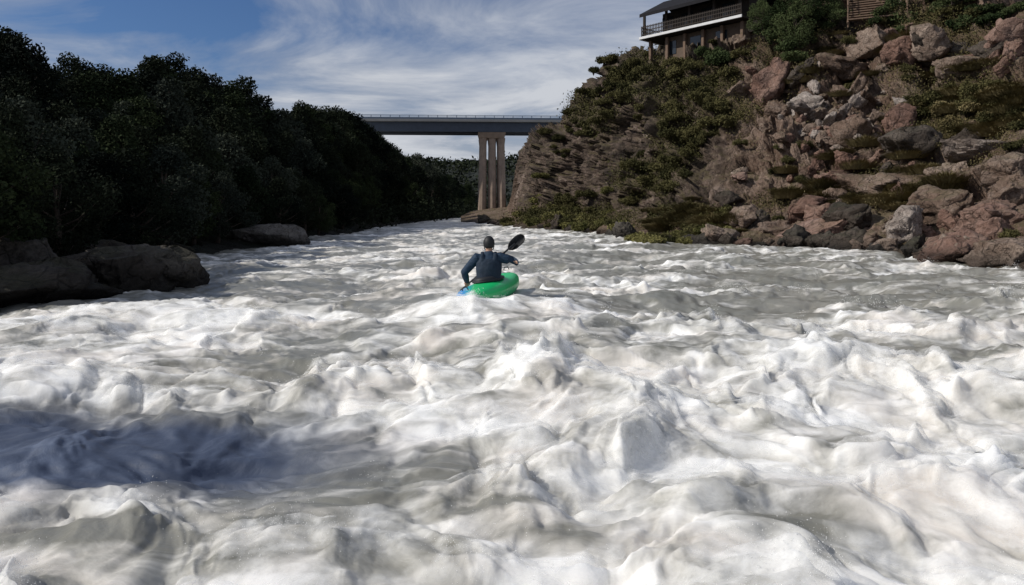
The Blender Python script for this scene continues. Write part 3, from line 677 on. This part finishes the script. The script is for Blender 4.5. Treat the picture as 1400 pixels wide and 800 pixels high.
nt.links.new(math_n(nt,'MULTIPLY',ramp(nt,al,[(.0,0.0),(.9,.65)]),edge),b.inputs["Alpha"]); b.inputs["Base Color"].default_value=(.88,.88,.87,1); b.inputs["Roughness"].default_value=1; b.inputs["Specular IOR Level"].default_value=0
of=link(bpy.data.objects.new("froth",me),mat=m); meta(of,"thin broken white froth flying over the rapids","froth",kind="stuff")

iv=np.array([(1,0,0),(-1,0,0),(0,1,0),(0,-1,0),(0,0,1),(0,0,-1)],float); jf=np.array([(0,2,4),(2,1,4),(1,3,4),(3,0,4),(2,0,5),(1,2,5),(3,1,5),(0,3,5)])
w=(foam*(np.clip(spout,0,1)**1.5)*((YY<22)&(np.abs(TX)<.8))*(1-calm_shade)**2*(YY**1.0)).ravel(); w/=w.sum()
cl=R.choice(len(w),700,p=w); cen=Vw[cl]
k=np.repeat(cen,30,0); off=R.normal(size=k.shape)*np.array([.06,.06,.06])+np.array([0,0,.04]); C=k+off
rad=(.0012+.0026*R.rand(len(C))**3)*np.clip(k[:,1]/5,.8,2.2)
V=(C[:,None,:]+iv[None]*rad[:,None,None]).reshape(-1,3); Fq=(jf[None]+np.arange(len(C))[:,None,None]*len(iv)).reshape(-1,3)
M_drop=simple("spray_white",(.85,.85,.83),.5,.05,3)
meta(link(bpy.data.objects.new("water_spray",np_mesh("water_spray",V,Fq)),mat=M_drop),"fine white water droplets thrown up by the rapids","spray",kind="stuff")

# ------------------------------------------------------------------ kayak
ang=math.radians(-17)
kz=.12
kay=empty("kayak",(KX,KY,kz)); kay.rotation_euler=Euler((math.radians(2),math.radians(-7),ang)); meta(kay,"short green and blue whitewater kayak riding the rapids","kayak")
def kayak_shell(upper):
    bm=bmesh.new(); n=41; seg=20; rings=[]
    for i in range(n):
        t=i/(n-1); y=-1.12+2.5*t; s_=2*t-1
        w_=.335*max(0,(1-abs(s_)**2.6))**.62+.012
        keel=.20*abs(s_)**2.6; top_=.30+.05*math.cos(s_*1.6)+.10*max(0,s_)**2+.03*abs(s_)**3
        hgt=max(.02,(top_-keel)*(1-abs(s_)**8*.75)); mid=keel+hgt*.55
        ring=[]
        for k in range(seg+1):
            a=math.pi*k/seg; cx_=math.cos(a); sy_=math.sin(a)
            x=w_*math.copysign(abs(cx_)**.75,cx_)
            z=mid+(hgt*.45*sy_**.9 if upper else -hgt*.55*sy_**.7)
            ring.append(bm.verts.new((x,y,z)))
        rings.append(ring)
    for i in range(n-1):
        for k in range(seg):
            f=(rings[i][k],rings[i][k+1],rings[i+1][k+1],rings[i+1][k]); bm.faces.new(f if not upper else f[::-1])
    bm.faces.new(rings[0]); bm.faces.new(rings[-1][::-1]); bmesh.ops.recalc_face_normals(bm,faces=bm.faces[:])
    return bm_mesh("shell",bm,True)
m,nt,b=new_mat("kayak_plastic"); tc=N(nt,"ShaderNodeTexCoord").outputs["Object"]; sp=N(nt,"ShaderNodeSeparateXYZ"); nt.links.new(tc,sp.inputs[0])
g=math_n(nt,'ADD',math_n(nt,'ADD',sp.outputs[0],.40),math_n(nt,'ADD',math_n(nt,'MULTIPLY',math_n(nt,'ADD',sp.outputs[1],1.12),.35),math_n(nt,'MULTIPLY',noise(nt,tc,3),.08)))
c=ramp(nt,g,[(.44,(.05,.26,.58)),(.54,(.02,.38,.42)),(.62,(.01,.50,.15))]); nt.links.new(c,b.inputs["Base Color"]); b.inputs["Roughness"].default_value=.35
link(bpy.data.objects.new("hull",kayak_shell(False)),kay,m); link(bpy.data.objects.new("deck",kayak_shell(True)),kay,m)
M_blk=simple("black_rubber",(.018,.02,.024),.6,.2,6)
def ringpts(rx,ry,z,n=28,cy=.12): return [Vector((rx*math.cos(2*math.pi*i/n),cy+ry*math.sin(2*math.pi*i/n),z)) for i in range(n+1)]
bm=bmesh.new(); add_tube(bm,ringpts(.235,.40,.365),[.018]*29,8,Vector((0,0,1)),False); link(bpy.data.objects.new("cockpit_rim",bm_mesh("cockpit_rim",bm,True)),kay,M_blk)
bm=bmesh.new(); rr=[]
for q,(f,z) in enumerate([(1.02,.372),(.9,.40),(.7,.43)]):
    pts=ringpts(.235*f,.40*f,z,28,.12-(.05*q))[:-1]; rr.append([bm.verts.new(p) for p in pts])
for q in range(2):
    for i in range(28): bm.faces.new((rr[q][i],rr[q][(i+1)%28],rr[q+1][(i+1)%28],rr[q+1][i]))
bm.faces.new(rr[-1]); link(bpy.data.objects.new("spray_skirt",bm_mesh("spray_skirt",bm,True)),kay,M_blk)
for yy,zz in((-.98,.36),(1.15,.44)):
    bm=bmesh.new(); add_tube(bm,[(-.05,yy,zz-.03),(-.03,yy,zz+.02),(.03,yy,zz+.02),(.05,yy,zz-.03)],[.009]*4,8,Vector((0,1,0))); link(bpy.data.objects.new("grab_handle",bm_mesh("grab_handle",bm,True)),kay,M_blk)

# ------------------------------------------------------------------ paddle
O=Vector((KX,KY,0)); Rb=O+Vector((.43,.16,1.08)); Lb=O+Vector((-.75,.55,.04)); ax=(Rb-Lb).normalized()
pad=empty("kayak_paddle",(Rb+Lb)/2); meta(pad,"black double-bladed kayak paddle held across the chest","paddle"); pc=(Rb+Lb)/2
bm=bmesh.new(); add_tube(bm,[Lb-pc,Rb-pc],[.0155]*2,12); link(bpy.data.objects.new("shaft",bm_mesh("shaft",bm,True)),pad,M_blk)
for end,dirv,nrm in((Rb,ax,Vector((.35,1,.1))),(Lb,-ax,Vector((.3,1,.3)))):
    nrm=(nrm-dirv*nrm.dot(dirv)).normalized(); sd=dirv.cross(nrm); bm=bmesh.new(); c0=end-pc; prof=[(-.16,.02),(-.11,.06),(-.04,.085),(.05,.09),(.12,.085),(.17,.06),(.19,.025)]
    rows=[]
    for t,w_ in prof:
        rows.append([bm.verts.new(c0+dirv*t+sd*w_*u*(1+(.15*t*u))+nrm*(.03*(1-u*u)+.03*(t/.2)**2)) for u in(-1,-.5,0,.5,1)])
    for i in range(len(rows)-1):
        for k in range(4): bm.faces.new((rows[i][k],rows[i][k+1],rows[i+1][k+1],rows[i+1][k]))
    bmesh.ops.solidify(bm,geom=bm.faces[:],thickness=.008)
    link(bpy.data.objects.new("blade",bm_mesh("blade",bm,True)),pad,M_blk)

# ------------------------------------------------------------------ person
per=empty("person",(KX,KY,.27))
meta(per,"kayaker in navy jacket and dark helmet paddling, seen from behind","person")
def Lc(v): return Vector((v[0],v[1],v[2]-.27))
axl=ax
hR=Rb-O-ax*.29; hL=Rb-O-ax*1.10
kd=Vector((math.sin(-ang),math.cos(ang),0)); ks=Vector((kd.y,-kd.x,0))
bm=bmesh.new()
torso=[(0,-.01,.30),(0,-.02,.38),(0,-.01,.50),(0,.01,.64),(0,.03,.76),(0,.035,.85),(0,.04,.90),(0,.05,.95),(0,.065,1.02)]
trad=[(.15,.11),(.175,.125),(.145,.105),(.165,.115),(.185,.12),(.175,.10),(.10,.07),(.056,.056),(.052,.055)]
add_tube(bm,[Lc(p) for p in torso],trad,20)
arms={}
for sgn,el,hd in((1,(.455,.0,.775),hR),(-1,(-.41,.12,.60),hL)):
    sh=Vector((.185*sgn,.035,.855)); el=Vector(el); hd=Vector(hd)
    wr=hd+(el-hd).normalized()*.075; arms[sgn]=(sh,el,wr,hd)
    add_tube(bm,[Lc((.09*sgn,.035,.86)),Lc(sh),Lc(sh.lerp(el,.5)),Lc(el),Lc(el.lerp(wr,.35)),Lc(wr)],[.06,.062,.05,.042,.04,.027],14)
    tow=(wr-hd); tow=(tow-axl*tow.dot(axl)).normalized(); e2=axl.cross(tow)
    pc_=hd+tow*.033; rotm=Matrix((axl,tow,e2)).transposed()
    add_tube(bm,[Lc(wr),Lc(pc_+tow*.02),Lc(pc_)],[.026,.034,.03],12)
    add_ball(bm,Lc(pc_),(.043,.019,.034),14,rotm)
    for f in range(4):
        o_=axl*(-.033+.022*f)*1.0; ln=[.9,1.0,.97,.82][f]; pts=[]
        for a in(35,75,120,165,210):
            a_=math.radians(a*ln); rr_=.027; pts.append(Lc(hd+o_+tow*math.cos(a_)*rr_+e2*math.sin(a_)*rr_))
        add_tube(bm,pts,[.0098,.0095,.009,.0085,.007],8)
    pts=[Lc(hd+axl*.03*sgn+tow*math.cos(a_)*.030-e2*math.sin(a_)*.030-axl*.012*q*sgn) for q,a_ in enumerate((.5,1.1,1.7,2.3))]
    add_tube(bm,pts,[.013,.012,.0105,.0085],8)
for sgn in(1,-1):
    hp_=Vector((0,0,.33))+ks*.09*sgn; kn=hp_+kd*.40+ks*.09*sgn+Vector((0,0,.03)); an=kn+kd*.38-ks*.06*sgn-Vector((0,0,.12)); to=an+kd*.12+Vector((0,0,.03))
    add_tube(bm,[Lc(hp_),Lc(hp_.lerp(kn,.5)),Lc(kn),Lc(kn.lerp(an,.4)),Lc(an),Lc(to)],[.085,.07,.055,.05,.036,.03],12)
hc=Lc((0,.075,1.075))
add_ball(bm,hc,(.074,.094,.108),24)
add_ball(bm,hc+Vector((0,.045,-.055)),(.052,.055,.055),16)
add_tube(bm,[hc+Vector((0,.088,.02)),hc+Vector((0,.108,-.022)),hc+Vector((0,.085,-.03))],[.008,.013,.01],8)
for sx in(-1,1):
    add_ball(bm,hc+Vector((.076*sx,-.003,-.01)),(.010,.019,.032),10)
    add_ball(bm,hc+Vector((.030*sx,.083,.008)),(.013,.010,.010),8)
add_ball(bm,hc+Vector((0,.092,-.058)),(.024,.009,.007),8)
M_skin=simple("skin",(.38,.22,.15),.55,.12,10)
body=link(bpy.data.objects.new("body",remesh(bm,"body",.0065,2)),per,M_skin)
M_jack=simple("navy_jacket",(.010,.030,.062),.75,.4,14,.5); M_vest=simple("vest_dark_navy",(.010,.022,.042),.8,.35,10,.4); M_helm=simple("helmet_dark",(.012,.013,.015),.6,.2,4)
bm=bmesh.new(); add_tube(bm,[Lc(p) for p in torso[1:8]],[(a+.016,b_+.018) for a,b_ in trad[1:7]]+[(.066,.066)],22)
for sgn in(1,-1):
    sh,el,wr,hd=arms[sgn]
    add_tube(bm,[Lc((.08*sgn,.035,.855)),Lc(sh),Lc(sh.lerp(el,.5)),Lc(el),Lc(el.lerp(wr,.4)),Lc(el.lerp(wr,.93)),Lc(wr)],[.078,.088,.074,.064,.060,.045,.036],16)
link(bpy.data.objects.new("jacket",remesh(bm,"jacket",.011,2)),per,M_jack)
bm=bmesh.new(); vt=[(0,-.015,.46),(0,.0,.56),(0,.01,.66),(0,.025,.76),(0,.03,.83)]; add_tube(bm,[Lc(p) for p in vt],[(.19,.14),(.205,.15),(.215,.16),(.215,.155),(.18,.13)],24)
for sgn in(1,-1): add_tube(bm,[Lc((.10*sgn,-.09,.80)),Lc((.105*sgn,-.06,.90)),Lc((.105*sgn,.04,.935)),Lc((.10*sgn,.12,.88)),Lc((.10*sgn,.15,.78))],[(.034,.02)]*5,10)
link(bpy.data.objects.new("life_vest",remesh(bm,"life_vest",.012,3)),per,M_vest)
bm=bmesh.new()
bmesh.ops.create_uvsphere(bm,u_segments=28,v_segments=18,radius=1)
for v in bm.verts:
    z=v.co.z; cut=-.55-.15*max(0,-v.co.y)+.80*max(0,v.co.y)
    if z<cut: v.co.z=cut
    v.co=hc+Vector((v.co.x*.094,v.co.y*.114-.002,v.co.z*.122+.012))
bmesh.ops.remove_doubles(bm,verts=bm.verts[:],dist=.0005)
link(bpy.data.objects.new("helmet",bm_mesh("helmet",bm,True)),per,M_helm)
bm=bmesh.new()
for sx in(-1,1): add_tube(bm,[hc+Vector((.085*sx,0,-.02)),hc+Vector((.07*sx,.03,-.09)),hc+Vector((0,.055,-.118))],[(.008,.004)]*3,6)
link(bpy.data.objects.new("chin_strap",bm_mesh("chin_strap",bm,True)),per,M_blk)

# ------------------------------------------------------------------ world, sun, camera
sd=Vector((-.80,-.12,.60)).normalized(); el=math.asin(sd.z); az=math.atan2(sd.x,sd.y)
w=bpy.data.worlds.new("World"); scene.world=w; w.use_nodes=True; nt=w.node_tree; bg=nt.nodes["Background"]
sk=N(nt,"ShaderNodeTexSky",sky_type='NISHITA'); sk.sun_disc=False; sk.sun_elevation=el; sk.sun_rotation=az; sk.air_density=1.0; sk.dust_density=.4; sk.ozone_density=2.5
tc=N(nt,"ShaderNodeTexCoord").outputs["Generated"]; sp=N(nt,"ShaderNodeSeparateXYZ"); nt.links.new(tc,sp.inputs[0])
zz=math_n(nt,'ADD',math_n(nt,'MAXIMUM',sp.outputs[2],0.0),.12); cx=math_n(nt,'DIVIDE',sp.outputs[0],zz); cy=math_n(nt,'DIVIDE',sp.outputs[1],zz)
cb=N(nt,"ShaderNodeCombineXYZ"); nt.links.new(math_n(nt,'ADD',math_n(nt,'MULTIPLY',cx,.62),math_n(nt,'MULTIPLY',cy,.20)),cb.inputs[0]); nt.links.new(math_n(nt,'SUBTRACT',math_n(nt,'MULTIPLY',cy,.80),math_n(nt,'MULTIPLY',cx,.13)),cb.inputs[1]); cb.inputs[2].default_value=3.7
n1_=noise(nt,cb.outputs[0],1.25,8,.60,.6); n2_=noise(nt,cb.outputs[0],.55,3,.5,.3)
cf=math_n(nt,'ADD',math_n(nt,'MULTIPLY',n1_,.5),math_n(nt,'MULTIPLY',n2_,.5))
low=ramp(nt,sp.outputs[2],[(.07,.13),(.22,0.0)])
cf=math_n(nt,'ADD',cf,low)
cloud=ramp(nt,cf,[(.42,0.0),(.50,.5),(.60,.95)])
sky=mixc(nt,1.0,sk.outputs[0],(.56,.73,1.0),'MULTIPLY')
ccol=mixc(nt,ramp(nt,n1_,[(.42,0.0),(.60,1.0)]),(5.2,5.7,6.7),(8.6,8.9,9.5))
c=mixc(nt,cloud,sky,ccol); nt.links.new(c,bg.inputs[0]); bg.inputs[1].default_value=.07
sun=bpy.data.lights.new("sun",'SUN'); sun.energy=3.8; sun.angle=math.radians(.5); sun.color=(1,.95,.87)
so=bpy.data.objects.new("sun",sun); COL.objects.link(so); so.rotation_euler=sd.to_track_quat('Z','Y').to_euler()
cam=bpy.data.cameras.new("camera"); co=bpy.data.objects.new("camera",cam); COL.objects.link(co); co.location=(0,0,H); co.rotation_euler=(math.radians(90),0,0)
cam.sensor_width=36; cam.lens=36*F/1400; cam.shift_y=-110/1400; cam.clip_end=9000; cam.clip_start=.05; scene.camera=co
scene.view_settings.view_transform='Standard'; scene.view_settings.look='None'; scene.view_settings.exposure=0
